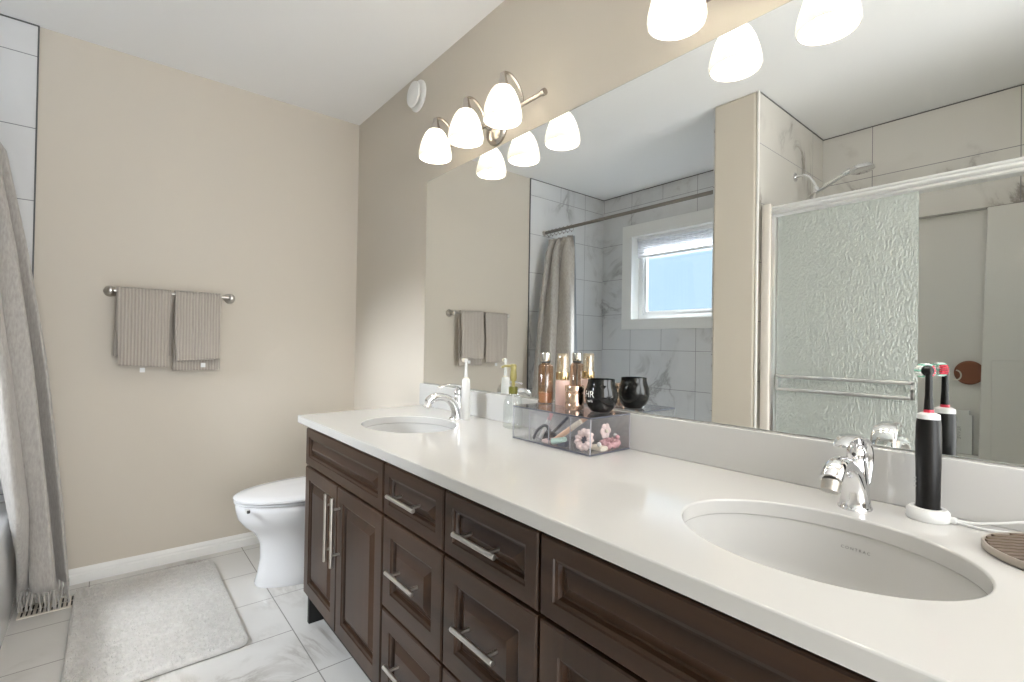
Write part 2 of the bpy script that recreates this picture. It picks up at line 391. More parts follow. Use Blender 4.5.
# ---------------------------------------------------------------- window with casing, jambs, sash, shade
win = struct('window_1', MB().box(WX0-.10, WX1+.10, YF+.008, YF+.026, WZ1, WZ1+.105).box(WX0-.10, WX1+.10, YF+.008, YF+.026, WZ0-.085, WZ0)
       .box(WX0-.10, WX0, YF+.008, YF+.026, WZ0, WZ1).box(WX1, WX1+.10, YF+.008, YF+.026, WZ0, WZ1)
       .box(WX0-.02, WX0, YF-.14, YF+.008, WZ0-.02, WZ1+.02).box(WX1, WX1+.02, YF-.14, YF+.008, WZ0-.02, WZ1+.02)
       .box(WX0, WX1, YF-.14, YF+.008, WZ1, WZ1+.02).box(WX0, WX1, YF-.14, YF+.008, WZ0-.02, WZ0), 'trim_white', bevel=.002)
def frame(mb, x0, x1, z0, z1, y0, y1, w):
    return mb.box(x0, x1, y0, y1, z1-w, z1).box(x0, x1, y0, y1, z0, z0+w).box(x0, x0+w, y0, y1, z0+w, z1-w).box(x1-w, x1, y0, y1, z0+w, z1-w)
frame(MB(), WX0, WX1, WZ0, WZ1, YF-.13, YF-.08, .045).build('window_frame', 'vinyl', win, bevel=.003)
fs = frame(MB(), WX0+.045, WX1-.045, WZ0+.045, WZ1-.045, YF-.115, YF-.09, .028).build('sash', 'vinyl', win, bevel=.002)
MB().box(WX0+.07, WX1-.07, YF-.104, YF-.100, WZ0+.07, WZ1-.07).build('pane', 'window_glass', fs, smooth=0)
sh = empty('window_shade', (.77, YF-.05, 1.87), 'pale pleated window shade drawn up at the top of the window over the bathtub', 'window shade')
MB().box(WX0+.012, WX1-.012, YF-.065, YF-.03, 2.015, 2.043).build('head_rail', 'vinyl', sh, bevel=.003)
pl = MB(); n = 16
prof = []
for i in range(n+1):
    prof.append((YF-.0475 + (.014 if i % 2 else .004), lerp(2.015, 1.885, i/n)))
for i in range(n, -1, -1): prof.append((YF-.0475 - (.014 if i % 2 else .004), lerp(2.015, 1.885, i/n)))
pl.prism(prof, WX0+.016, WX1-.016, 'x').build('pleats', 'shade_cloth', sh, smooth=0)
MB().box(WX0+.014, WX1-.014, YF-.062, YF-.033, 1.868, 1.885).build('bottom_rail', 'vinyl', sh, bevel=.003)

# ---------------------------------------------------------------- mirror
mir = empty('mirror', (1.95, -.006, .913), 'wide frameless wall mirror above the backsplash of the double vanity', 'mirror')
MB().box(.866, 3.03, -.0066, -.0016, .9135, 1.871).build('glass', 'mirror_glass', mir, smooth=0)
frame(MB(), .8645, 3.0315, .912, 1.8725, -.0058, -.0006, .0022).build('edge', 'mirror_edge', mir, smooth=0)

# ---------------------------------------------------------------- vanity cabinet
van = empty('vanity_cabinet', (1.97, -.3, 0), 'long dark brown wooden double vanity with raised panel doors and drawers', 'vanity')
CX0, CX1, CY = .945, 3.03, -.545
TOPZ = .782
c = MB()
c.box(CX0, CX0+.018, CY, -.004, 0, TOPZ).box(CX1-.018, CX1, CY, -.004, 0, TOPZ)
c.box(CX0+.018, CX1-.018, CY, -.004, .126, .144).box(CX0+.018, CX1-.018, CY, CY+.02, .74, TOPZ)
for x in (1.65, 1.97, 2.288): c.box(x-.009, x+.009, CY, -.02, .144, .74)
for x0, x1 in ((CX0+.018, 1.641), (1.659, 1.961), (1.979, 2.279), (2.297, CX1-.018)): c.box(x0, x1, CY, CY+.02, .608, .632)
for z in (.367,):
    for x0, x1 in ((1.659, 1.961), (1.979, 2.279)): c.box(x0, x1, CY, CY+.02, z-.012, z+.012)
c.box(CX0+.018, CX1-.018, -.022, -.004, .144, .74)
c.build('carcass', 'wood', van, bevel=.001)
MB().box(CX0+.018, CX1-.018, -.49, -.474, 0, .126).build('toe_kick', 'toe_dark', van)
MB().box(CX0-.0006, CX0+.0186, CY-.0006, -.02, 0, .1255).build('toe_shade', 'toe_dark', van)  # thin dark skin on the side panel's foot, its shade put into the colour
FY = -.547
def front(name, x0, x1, z0, z1, mat='wood', stile=.046):
    if z1 - z0 < .2: stile = .032
    prof = [(0, 0), (0, .016), (.003, .0195), (stile, .0195), (stile+.002, .016), (stile+.008, .014), (stile+.011, .0065), (stile+.016, .0065), (stile+.036, .0175), (stile+.038, .0185)]
    mb = MB(); g = .0018
    mb.rects(prof, x0+g, x1-g, z0+g, z1-g, FY)
    return mb.build(name, mat, van, smooth=0)
def pull(parent, p0, p1):
    p0, p1 = Vector(p0), Vector(p1); d = (p1-p0).normalized(); L = (p1-p0).length
    mb = MB(); mb.tube([p0, p1], .0058, 16)
    for s in (.17, .83):
        q = p0 + d*L*s; mb.tube([q, Vector((q.x, FY-.006, q.z))], .004, 12)
    return mb.build('handle', 'nickel', parent, bevel=.0008)
f = front('drawer', .953, 1.648, .622, .766, 'wood_h')
d1 = front('door', .953, 1.296, .128, .618); pull(d1, (1.266, -.594, .362), (1.266, -.594, .588))
d2 = front('door', 1.298, 1.648, .128, .618); pull(d2, (1.326, -.594, .362), (1.326, -.594, .588))
for x0, x1 in ((1.652, 1.967), (1.971, 2.286)):
    for z0, z1, hz in ((.622, .766, .696), (.370, .618, .497), (.128, .365, .252)):
        d = front('drawer', x0, x1, z0, z1, 'wood_h'); xc = (x0+x1)/2 - .006
        pull(d, (xc-.072, -.594, hz), (xc+.072, -.594, hz))
front('drawer', 2.290, 3.024, .622, .766, 'wood_h')
d1 = front('door', 2.290, 2.655, .128, .618); pull(d1, (2.625, -.594, .362), (2.625, -.594, .588))
d2 = front('door', 2.659, 3.024, .128, .618); pull(d2, (2.689, -.594, .362), (2.689, -.594, .588))

# ---------------------------------------------------------------- countertop with two oval cut-outs, backsplash
ZC = .811; ZB = .7825
SINKS = [(1.346, -.331), (2.641, -.327)]; SA, SB = .197, .156
def cut(mb_obj, cutters):
    for k in cutters:
        md = mb_obj.modifiers.new('cut', 'BOOLEAN'); md.operation = 'DIFFERENCE'; md.solver = 'EXACT'; md.object = k
    dg = bpy.context.evaluated_depsgraph_get(); me = bpy.data.meshes.new_from_object(mb_obj.evaluated_get(dg))
    mb_obj.modifiers.clear(); mb_obj.data = me
    for k in cutters: bpy.data.objects.remove(k)
top = empty('countertop', (1.97, -.3, ZB), 'long glossy white quartz countertop with low backsplash along the mirror wall', 'countertop')
slab = MB().prism([(.925, -.592), (3.06, -.592), (3.06, -.002), (.885, -.002)], ZB, ZC).build('slab', 'quartz', top, smooth=0)
cs = [MB().lathe([(1, -.03), (1, .05)], (sx, sy, ZC), 96, SA, SB).build('cutter', 'quartz') for sx, sy in SINKS]
bpy.context.view_layer.update()
cut(slab, cs)
for p in slab.data.polygons: p.use_smooth = True
slab.data.set_sharp_from_angle(angle=math.radians(30))
md = slab.modifiers.new('bevel', 'BEVEL'); md.width = .003; md.segments = 3; md.limit_method = 'ANGLE'; md.angle_limit = math.radians(50)
MB().prism([(.868, -.029), (3.06, -.029), (3.06, -.002), (.868, -.002)], ZC, .911).build('backsplash', 'quartz', top, smooth=0, bevel=.002)

# ---------------------------------------------------------------- undermount basins
def basin(cx, cy, label):
    t = empty('sink', (cx, cy, ZB-.15), label, 'sink', 'undermount basins of the double vanity')
    prof = [(1.06, ZB-.012), (1.06, ZB-.0005), (1.0, ZB-.0005), (.985, ZB-.03), (.955, ZB-.07), (.88, ZB-.105), (.70, ZB-.13), (.40, ZB-.142), (.125, ZB-.146)]
    outer = [(.125, ZB-.155), (.42, ZB-.152), (.74, ZB-.139), (.92, ZB-.113), (1.0, ZB-.072), (1.03, ZB-.03), (1.04, ZB-.012)]
    mb = MB(); mb.lathe([(r, z) for r, z in prof], (cx, cy, 0), 72, SA+.004, SB+.004, cap0=False, cap1=False)
    mb.lathe([(r, z) for r, z in outer], (cx, cy, 0), 72, SA+.004, SB+.004, cap0=False, cap1=False)
    mb.build('bowl', 'basin', t, smooth=60)
    MB().lathe([(.0255, ZB-.152), (.0255, ZB-.1455), (.022, ZB-.144), (.019, ZB-.147), (.001, ZB-.147)], (cx, cy, 0), 32).build('drain', 'chrome', t)
    return t
s1 = basin(*SINKS[0], 'white oval undermount basin at the far end of the counter by the toilet')
s2 = basin(*SINKS[1], 'white oval undermount basin nearest the camera, with small printing on its back wall')
def text(name, body, size, mat, parent, M4, extrude=.0003, spacing=1.0, wrap=None):
    cu = bpy.data.curves.new(name, 'FONT'); cu.body = body; cu.size = size; cu.extrude = extrude; cu.align_x = 'CENTER'; cu.align_y = 'CENTER'; cu.space_character = spacing
    o = bpy.data.objects.new(name, cu); COL.objects.link(o); bpy.context.view_layer.update()
    me = bpy.data.meshes.new_from_object(o.evaluated_get(bpy.context.evaluated_depsgraph_get())); bpy.data.objects.remove(o)
    me.transform(M4)
    if wrap:
        for v in me.vertices: v.co = wrap(v.co)
    base = sum((v.co for v in me.vertices), Vector()) / len(me.vertices)
    me.transform(Matrix.Translation(-base)); me.materials.clear(); me.materials.append(M[mat])
    q = bpy.data.objects.new(name, me); COL.objects.link(q); WL[q.name] = base; q.parent = parent; q.location = base - WL[parent.name]; return q
# small maker's printing on the back wall of the near basin
def wr(v):
    a = PI/2 - v.x / SA; r = .982 + v.y*.5; return Vector((SINKS[1][0] + (SA+.004)*(r-.004)*math.cos(a), SINKS[1][1] + (SB+.004)*(r-.004)*math.sin(a), ZB-.026 + v.y))
text('printing', 'CONTRAC', .0068, 'sink_print', s2, Matrix.Translation((.014, 0, 0)), 0, 1.5, wr)

# ---------------------------------------------------------------- faucets
def faucet(x, y, label):
    t = empty('faucet', (x, y, ZC), label, 'faucet', 'chrome single-lever faucets')
    P = lambda u, z, dx=0: (x+dx, y-u, ZC+z)
    mb = MB()
    mb.lathe([(.0275, .0), (.0275, .003), (.026, .005)], (x, y-.004, ZC), 32, .95, 1.1)
    sp_ = spline([P(.002, .002), P(.004, .02), P(.012, .045), P(.030, .070), P(.060, .086), P(.092, .089), P(.116, .082), P(.131, .070)], 6)
    n = len(sp_); rad = [lerp(.0255, .0135, min(1, i/(n*.5))) if i < n*.6 else .0135 + .0032*math.sin((i-n*.6)/(n*.4)*PI*.75) for i in range(n)]
    mb.tube(sp_, rad, 20)
    mb.tube(spline([P(-.002, .015), P(-.006, .045), P(-.004, .075), P(-.002, .092)], 5), [.021, .021, .0205, .020, .0195, .019, .0185, .018, .0175, .017, .0165, .016, .0155, .015, .014, .013], 20)
    mb.build('body', 'chrome', t, smooth=50)
    a = MB(); a.tube([P(.127, .068), P(.136, .053)], [.0140, .0132], 20); a.build('aerator', 'nickel', t)
    lv = MB()
    pts = spline([P(-.012, .030), P(-.022, .062), P(-.024, .095), P(-.008, .121), P(.026, .132), P(.058, .131), P(.088, .122)], 6)
    n = len(pts); lv.tube(pts, [lerp(.0165, .0215, min(1, i/(n*.3))) if i < n*.5 else lerp(.0215, .0095, (i-n*.5)/(n*.5)) for i in range(n)], 24, flat=.28, up=(0, 1, 0))
    lv.ball(P(-.003, .098), .0165, 1, 1, 1.2)
    lv.build('lever', 'chrome', t, smooth=50)
    MB().ball(P(.0125, .098), .0035, 1, .5, 1).build('temperature_dot', 'screw_dark', t)
    return t
faucet(1.340, -.122, 'chrome faucet with arched spout behind the far basin')
faucet(2.636, -.102, 'chrome faucet behind the near basin, left of the black toothbrush')

# ---------------------------------------------------------------- vanity light fixtures
def fixture(xc, label):
    t = empty('vanity_light', (xc, 0, 1.945), label, 'wall light', 'three-shade wall lights above the mirror')
    zb = 1.942
    MB().lathe([(.062, 0), (.062, .006), (.056, .016), (.040, .026), (.018, .032), (.013, .034), (.013, .062), (.001, .062)], (xc, -.0005, zb), 36, 1, 1, 'y', mat=None).build('canopy', 'nickel_warm', t, smooth=40)
    mb = MB().tube([(xc-.325, -.062, zb), (xc+.325, -.062, zb)], .0085, 16)
    for s in (-1, 1):
        mb.tube([(xc+s*.322, -.062, zb), (xc+s*.336, -.062, zb)], [.0118, .0118], 18)
    mb.build('bar', 'nickel_warm', t, bevel=.001)
    for dx in (-.2215, 0, .2215):
        x = xc + dx; y = -.150
        mb = MB(); mb.tube(spline([(x, -.062, zb), (x, -.066, zb+.030), (x, -.086, zb+.062), (x, -.118, zb+.083), (x, -.146, zb+.080), (x, y, zb+.070)], 6), .0052, 12)
        mb.build('arm', 'nickel_warm', t, smooth=50)
        MB().lathe([(.007, .078), (.0105, .074), (.012, .060), (.020, .036), (.0235, .030), (.0235, .026), (.001, .026)], (x, y, zb), 28).build('socket', 'nickel_warm', t, smooth=40)
        prof = [(.022, .030), (.030, .026), (.041, .012), (.052, -.011), (.060, -.036), (.0655, -.060), (.0670, -.076), (.0655, -.086)]
        inner = [(r-.003, h) for r, h in prof[::-1]]
        sh_ = MB().lathe(prof + inner, (x, y, zb), 40, cap0=False, cap1=False).build('shade', 'frosted_shade', t, smooth=60)
        q = MB(); q.lathe([(.012, .026), (.013, .008), (.021, -.008), (.029, -.026), (.030, -.038), (.025, -.052), (.013, -.061), (.0005, -.064)], (x, y, zb), 20)
        q.build('bulb', 'bulb', sh_, smooth=60)
    return t
fixture(1.408, 'brushed nickel wall light with three lit frosted shades, over the far half of mirror')
fixture(2.507, 'brushed nickel wall light with three lit frosted shades, cropped by the top edge of photo')

# ---------------------------------------------------------------- round vent cover high on the wall
t = empty('wall_vent', (.757, 0, 2.328), 'round white vent cover high on the wall close to the ceiling', 'vent cover')
MB().lathe([(.076, 0), (.076, .006), (.070, .011), (.050, .013)], (.757, -.0005, 2.328), 40, axis='y').build('plate', 'trim_white', t)
MB().lathe([(.030, .010), (.030, .022), (.058, .024), (.062, .029), (.060, .035), (.045, .040), (.001, .042)], (.757, 0, 2.328), 40, axis='y').build('disc', 'trim_white', t)

# ---------------------------------------------------------------- towel bar and towels
ZT = 1.318
t = empty('towel_bar', (0, -.935, ZT), 'brushed nickel towel bar on the beige wall left of the toilet', 'towel bar')
MB().tube([(.066, -1.166, ZT), (.066, -.684, ZT)], .0078, 16).build('bar', 'nickel', t)
for y in (-1.166, -.684):
    MB().lathe([(.026, 0), (.026, .004), (.021, .010), (.011, .016), (.0095, .045), (.012, .052)], (.0005, y, ZT), 28, axis='x').lathe([(.001, -.016), (.010, -.0145), (.0135, -.008), (.0145, 0), (.0135, .008), (.010, .0145), (.001, .016)], (.066, y, ZT), 20).build('bracket', 'nickel', t, smooth=45)
def towel(name, y0, y1, zf, zbk, label, seed, skew=0.0, flare=.0, tagy=None, tagz=0):
    R = .0155; rnd = random.Random(seed); ph = rnd.random()*6
    def f(u, v):
        y = lerp(y0, y1, u); L1 = ZT - zf; L2 = ZT - zbk; Lc = PI*R; tot = L1 + Lc + L2; s = v*tot
        if s < L1:
            k = 1 - s/L1; drop = k
            x = .066 + R + .010*k + .0035*math.sin(u*9+ph)*k; z = ZT - L1*k; z += skew*(u-.5)*k
            yy = y + flare*(u-.5)*k + .002*math.sin(k*7+ph)
        elif s < L1+Lc:
            a = (s-L1)/R; x = .066 + R*math.cos(a); z = ZT + R*math.sin(a); yy = y
        else:
            k = (s-L1-Lc)/L2; x = .066 - R + .006*k + .002*math.sin(u*7+ph)*k; z = ZT - L2*k; yy = y - flare*.5*(u-.5)*k
        return Vector((x, yy, z))
    mb = MB(); mb.grid(f, 22, 60)
    o = mb.build(name, 'towel', smooth=60, solid=.009)
    o.modifiers.new('round', 'BEVEL').width = .002; o.modifiers['round'].limit_method = 'ANGLE'
    tag(o, label, 'towel')
    if tagy is not None:
        MB().box(.078+.004, .0835+.001, tagy-.0095, tagy+.0095, tagz-.021, tagz).build('care_label', 'label_white', o, smooth=0)
    return o
towel('hand_towel', -1.146, -.940, .972, 1.02, 'grey ribbed towel on the left half of the towel bar, hanging as one even layer', 3, -.012, -.022, -1.045, .965)
towel('hand_towel', -.926, -.732, 1.000, .948, 'grey ribbed towel on the right half of the towel bar, longer layer behind', 8, .010, -.012, -.805, .985)

# ---------------------------------------------------------------- toilet
def toilet():
    cx = .505
    t = empty('toilet', (cx, -.40, 0), 'white toilet with closed lid between the beige wall and the vanity', 'toilet')
    def egg(w, yf, yb, n=48, z=0, p=1.0):
        out = []
        yc = lerp(yf, yb, .56)
        for k in range(n):
            a = 2*PI*k/n; c, s = math.cos(a), math.sin(a)
            y = yc + (yb-yc)*s if s > 0 else yc + (yc-yf)*s
            xx = w*c*(1 - .06*max(0, -s)) if s < 0 else w*c*(1-.10*s*s)
            out.append(Vector((cx+xx, y, z)))
        return out
    # bowl and skirted pedestal in one surface
    secs = [(0, .125, -.640, -.16), (.012, .128, -.644, -.16), (.05, .122, -.632, -.16), (.12, .116, -.622, -.16), (.19, .118, -.625, -.16), (.24, .132, -.650, -.16),
            (.275, .158, -.690, -.17), (.31, .176, -.714, -.18), (.35, .186, -.724, -.19), (.372, .187, -.726, -.19), (.378, .182, -.721, -.192)]
    mb = MB(); rings = [[mb.b.verts.new(p) for p in egg(w, yf, yb, z=z)] for z, w, yf, yb in secs]
    for a, b in zip(rings, rings[1:]):
        for k in range(48): mb.b.faces.new((a[k], a[(k+1) % 48], b[(k+1) % 48], b[k]))
    mb.b.faces.new(rings[0][::-1]); mb.b.faces.new(rings[-1]); mb.build('bowl', 'porcelain', t, smooth=50)
    def slab_(name, z0, z1, grow, mat, dome=0, yb=-.205):
        mb = MB(); rr = []
        S_ = [(z0, .0), (z0+.003, grow+.004), (z1-.006, grow+.004), (z1-.001, grow-.004), (z1+dome*.5, grow-.05), (z1+dome, grow-.12)]
        for z, g in S_: rr.append([mb.b.verts.new(p) for p in egg(.187+g-(.004 if z == z0 else 0), -.727-g, yb+g*.3, z=z)])
        for a, b in zip(rr, rr[1:]):
            for k in range(48): mb.b.faces.new((a[k], a[(k+1) % 48], b[(k+1) % 48], b[k]))
        mb.b.faces.new(rr[0][::-1]); mb.b.faces.new(rr[-1]); return mb.build(name, mat, t, smooth=45)
    slab_('seat', .381, .3915, 0, 'porcelain'); slab_('lid', .3935, .411, .003, 'porcelain', .006)
    MB().box(cx-.19, cx+.19, -.196, -.012, .35, .70, .02, 3).build('tank', 'porcelain', t, smooth=50)
    MB().box(cx-.197, cx+.197, -.204, -.008, .702, .728, .010, 3).build('tank_lid', 'porcelain', t, smooth=50)
    MB().lathe([(.022, .726), (.022, .732), (.018, .734)], (cx, -.105, 0), 24).build('flush_button', 'chrome', t)
    for s in (-1, 1): MB().box(cx+s*.075-.016, cx+s*.075+.016, -.215, -.19, .378, .408, .004).build('hinge', 'porcelain', t)
    q = MB(); q.box(cx+.098, cx+.122, -.708, -.690, .366, .380, .003); q.build('seat_latch', 'plastic_white', t)
    MB().box(cx+.120, cx+.129, -.704, -.692, .368, .380, .002).build('latch_button', 'screw_dark', t)
    return t
toilet()

# ---------------------------------------------------------------- bath mat, floor register
def rugf():
    x0, x1, y0, y1, r = .125, .972, -1.262, -.752, .035
    mb = MB(); poly = []
    for cx_, cy_, a0 in ((x1-r, y1-r, 0), (x0+r, y1-r, 90), (x0+r, y0+r, 180), (x1-r, y0+r, 270)):
        for k in range(7):
            a = math.radians(a0 + 15*k); poly.append((cx_+r*math.cos(a), cy_+r*math.sin(a)))
    n = len(poly); rings = []
    rnd = random.Random(4)
    for g, z in ((0.004, .002), (0, .009), (.004, .016), (.010, .019)):
        ring = []
        for k, (px, py) in enumerate(poly):
            mx_, my_ = (x0+x1)/2, (y0+y1)/2
            d = Vector((mx_-px, my_-py, 0)).normalized(); ring.append(mb.b.verts.new((px+d.x*g, py+d.y*g, z)))
        rings.append(ring)
    for a, b in zip(rings, rings[1:]):
        for k in range(n): mb.b.faces.new((a[k], a[(k+1) % n], b[(k+1) % n], b[k]))
    mb.b.faces.new(rings[0][::-1]); mb.b.faces.new(rings[-1])
    o = mb.build('bath_mat', 'rug', smooth=60); return tag(o, 'pale grey rectangular tufted bath mat on the marble tile floor', 'bath mat')
rug = rugf()
pile = MB(); rnd = random.Random(11)
for i in range(5200):
    x = rnd.uniform(.135, .962); y = rnd.uniform(-1.252, -.762); s = rnd.uniform(.0035, .006); h = rnd.uniform(.0215, .0265); a = rnd.random()*PI
    dx, dy = s*math.cos(a), s*math.sin(a); ox, oy = rnd.uniform(-.003, .003), rnd.uniform(-.003, .003)
    v = [pile.b.verts.new(p) for p in ((x-dx, y-dy, .017), (x+dy, y-dx, .017), (x+dx, y+dy, .017), (x-dy, y+dx, .017), (x+ox, y+oy, h))]
    for k in range(4): pile.b.faces.new((v[k], v[(k+1) % 4], v[4]))
pl_ = pile.build('pile', 'rug', rug, smooth=0); pl_['kind'] = 'stuff'
t = empty('floor_register', (.195, -1.40, 0), 'cream metal floor register with dark slots under the shower curtain fringe', 'floor vent')
MB().box(.138, .252, -1.425, -1.252, .0, .004, .0015).build('plate', 'vent_metal', t)
sl = MB()
for row in (0, 1):
    for k in range(11):
        y = -1.412 + k*.0147; x0 = .148 + row*.050; sl.box(x0, x0+.042, y-.0026, y+.0026, .0041, .0046)
sl.build('slots', 'vent_slot', t, smooth=0)

# ---------------------------------------------------------------- bathtub
t = empty('bathtub', (.77, -1.88, 0), 'white built-in bathtub below the window, mostly behind the shower curtain', 'bathtub')
mb = MB(); tx0, tx1, ty0, ty1 = .010, X1-.002, YF+.010, -1.440
def rr_(ins, z, r=.09, n=6):
    out = []
    for cx_, cy_, a0 in ((tx1-ins-r, ty1-ins-r, 0), (tx0+ins+r, ty1-ins-r, 90), (tx0+ins+r, ty0+ins+r, 180), (tx1-ins-r, ty0+ins+r, 270)):
        for k in range(n+1):
            a = math.radians(a0+90*k/n); out.append(mb.b.verts.new((cx_+r*math.cos(a), cy_+r*math.sin(a), z)))
    return out
R_ = [rr_(0, 0, .004), rr_(0, .40, .004), rr_(.012, .415, .006), rr_(.065, .415, .12), rr_(.075, .405, .13), rr_(.10, .25, .14), rr_(.14, .10, .15), rr_(.20, .075, .12)]
for a, b in zip(R_, R_[1:]):
    for k in range(len(a)): mb.b.faces.new((a[k], a[(k+1) % len(a)], b[(k+1) % len(a)], b[k]))
mb.b.faces.new(R_[-1]); mb.build('shell', 'porcelain', t, smooth=50)
MB().lathe([(.028, 0), (.028, .004), (.001, .006)], (.135, -1.88, .30), 24, axis='x').build('overflow', 'chrome', t)

# ---------------------------------------------------------------- curtain rod, rings, curtain
t = empty('curtain_rod', (.77, -1.578, 2.02), 'dark nickel shower curtain rod across the bathtub alcove', 'curtain rod')
MB().tube([(.012, -1.578, 2.02), (X1-.003, -1.578, 2.02)], .0125, 18).build('rod', 'rod_metal', t)
for x0, x1 in ((.0085, .032), (X1-.024, X1-.0005)):
    MB().tube([(x0, -1.578, 2.02), (x1, -1.578, 2.02)], [.022, .020] if x0 < 1 else [.020, .022], 24).build('end_cap', 'nickel', t)
PL = [(1.955, [(.058+.0255*i, -1.578 + (.013 if i % 2 else -.013)) for i in range(12)]),
      (1.85, [(.060, -1.585), (.075, -1.548), (.105, -1.510), (.138, -1.501), (.140, -1.555), (.180, -1.520), (.205, -1.525), (.205, -1.568), (.230, -1.575), (.280, -1.538), (.320, -1.548), (.345, -1.588)]),
      (1.45, [(.080, -1.550), (.095, -1.490), (.125, -1.436), (.160, -1.430), (.145, -1.480), (.225, -1.452), (.250, -1.470), (.245, -1.520), (.215, -1.530), (.325, -1.500), (.368, -1.512), (.370, -1.560)]),
      (1.00, [(.100, -1.490), (.115, -1.430), (.150, -1.370), (.200, -1.364), (.160, -1.414), (.272, -1.393), (.290, -1.412), (.280, -1.465), (.180, -1.464), (.390, -1.445), (.435, -1.462), (.420, -1.515)]),
      (.44, [(.100, -1.418), (.120, -1.360), (.160, -1.310), (.222, -1.308), (.165, -1.350), (.275, -1.340), (.290, -1.356), (.265, -1.400), (.150, -1.400), (.410, -1.392), (.470, -1.405), (.430, -1.430)]),
      (.095, [(.090, -1.408), (.115, -1.345), (.160, -1.286), (.222, -1.281), (.160, -1.318), (.262, -1.312), (.276, -1.330), (.238, -1.388), (.150, -1.382), (.210, -1.404), (.200, -1.428), (.120, -1.425)])]
def cur(u, z):
    for A_, B_ in zip(PL, PL[1:]):
        if A_[0] >= z >= B_[0] - 1e-6: break
    k = max(0, min(1, (A_[0]-z)/(A_[0]-B_[0])))
    pts = [Vector((lerp(p[0], q[0], k), lerp(p[1], q[1], k), 0)) for p, q in zip(A_[1], B_[1])]
    s_ = u*11; i = min(int(s_), 10); t = s_ - i
    p0, p1, p2, p3 = pts[max(i-1, 0)], pts[i], pts[i+1], pts[min(i+2, 11)]
    v = .5*((2*p1) + (p2-p0)*t + (2*p0-5*p1+4*p2-p3)*t*t + (3*p1-p0-3*p2+p3)*t**3)
    v.z = z; return v
mb = MB(); mb.grid(lambda u, v: cur(u, lerp(1.955, .095 + .003*math.sin(u*40)*v, v)), 150, 50)
cu_ = mb.build('shower_curtain', 'curtain_cloth', smooth=80, solid=.0025)
tag(cu_, 'grey-beige cloth shower curtain with fringed hem, gathered at the left end of its rod', 'shower curtain')
fr = MB(); rnd = random.Random(2)
for i in range(48):
    u = (i+.5)/48; p = cur(u, .097); L = rnd.uniform(.066, .086); jx, jy = rnd.uniform(-.014, .014), rnd.uniform(-.014, .014)
    fr.tube([p, p+Vector((jx*.5, jy*.5, -L*.35)), p+Vector((jx, jy, -L*.8)), p+Vector((jx*.8, jy*.9, -L))], [.0024, .0030, .0022, .0036], 6)
fo = fr.build('fringe', 'curtain_cloth', cu_, smooth=60); fo['kind'] = 'stuff'
for i in range(7):
    x = .065 + i*.042; pts = [(x+.004*math.sin(a*2), -1.578 + .0200*math.sin(a), 2.012+.0245*math.cos(a)) for a in [2*PI*k/20 for k in range(20)]]
    rb = MB(); rb.tube(pts + [pts[0]], .0018, 8, caps=False); rb.ball((x, -1.578, 1.984), .0055, .7, 1, 1, 8, 6); rb.build('ring', 'rod_metal', cu_, smooth=60)
# inner liner
mb = MB()
def lin(u, v):
    z = lerp(1.962, .46, v); x = lerp(.05, lerp(.31, .36, v), u)
    return Vector((x, -1.622 - .020*v + .012*math.sin(u*2*PI*6), z))
mb.grid(lin, 120, 24); o = mb.build('curtain_liner', 'curtain_liner', smooth=80, solid=.0012)
tag(o, 'pale blue-grey inner liner hanging behind the cloth shower curtain inside the tub', 'curtain liner')

# ---------------------------------------------------------------- shower stall: surround, door, header, shower head
sur = empty('shower_surround', (2.56, -2.0, 0), 'white acrylic shower surround with a tall recessed panel, below the stall tiles', 'shower surround')
YL = YF - .004   # front face of the surround back panel
mb = MB()
x_l, x_rb, x_rt = 1.86, 2.514, 2.542
mb.box(X2+.001, x_l, YS+.001, YL, .08, 1.85)
mb.prism([(x_rb, .56), (X3-.002, .56), (X3-.002, 1.85), (x_rt, 1.85)], YS+.001, YL, 'y')
mb.box(x_l, x_rb, YS+.001, YL, .08, .56)
mb.box(x_rb, X3-.002, YS+.001, YL, .08, .56)
mb.build('back_panel', 'acrylic_white', sur, bevel=.006)
MB().box(x_l-.002, x_rt+.004, YS+.001, YS+.010, .555, 1.85).build('recess_panel', 'acrylic_white', sur, smooth=0)
MB().box(x_rt+.02, X3-.01, YL, YL+.005, .12, 1.06).build('lower_ledge', 'acrylic_white', sur, bevel=.003)
for xa in (X2+.001, X3-.007): MB().box(xa, xa+.005, YL, -1.50, .08, 1.85).build('side_panel', 'acrylic_white', sur, smooth=0)
MB().box(X2+.001, X3-.002, YS+.001, -1.425, 0, .10, .01).build('tray', 'acrylic_white', sur)
MB().box(1.803, 1.848, -1.478, -1.430, .10, 1.842, .008, 3).build('flange', 'acrylic_flange', sur)
dr = empty('shower_door', (2.56, -1.468, .10), 'sliding shower door with rain glass panel, bright aluminium header and towel rail', 'shower door')
hp = MB()
zc = 1.797; HP = [(-1.500, zc-.028), (-1.446, zc-.028)]
for z0, z1, y in ((-.028, -.010, -1.444), (-.010, .010, -1.437), (.010, .028, -1.444)):
    for k in range(7):
        a = PI*k/6; HP.append((y + .007*math.sin(a), zc + lerp(z0, z1, k/6)))
HP.append((-1.500, zc+.028))
hp.prism(HP, 1.850, X3-.004, 'x').build('header', 'aluminium', dr, smooth=50)
MB().box(1.850, 1.869, -1.492, -1.440, .12, 1.769, .003).build('jamb', 'aluminium', dr)
MB().box(X3-.026, X3-.004, -1.492, -1.440, .12, 1.769, .003).build('jamb', 'aluminium', dr)
MB().box(1.850, X3-.004, -1.496, -1.436, .102, .135, .006).build('sill_track', 'aluminium', dr)
gp = MB().box(1.874, 2.432, -1.460, -1.455, .136, 1.775).build('glass_panel', 'rain_glass', dr, smooth=0)
MB().box(2.74, 3.302, -1.484, -1.479, .136, 1.775).build('glass_panel', 'rain_glass', dr, smooth=0)
tb = MB(); 
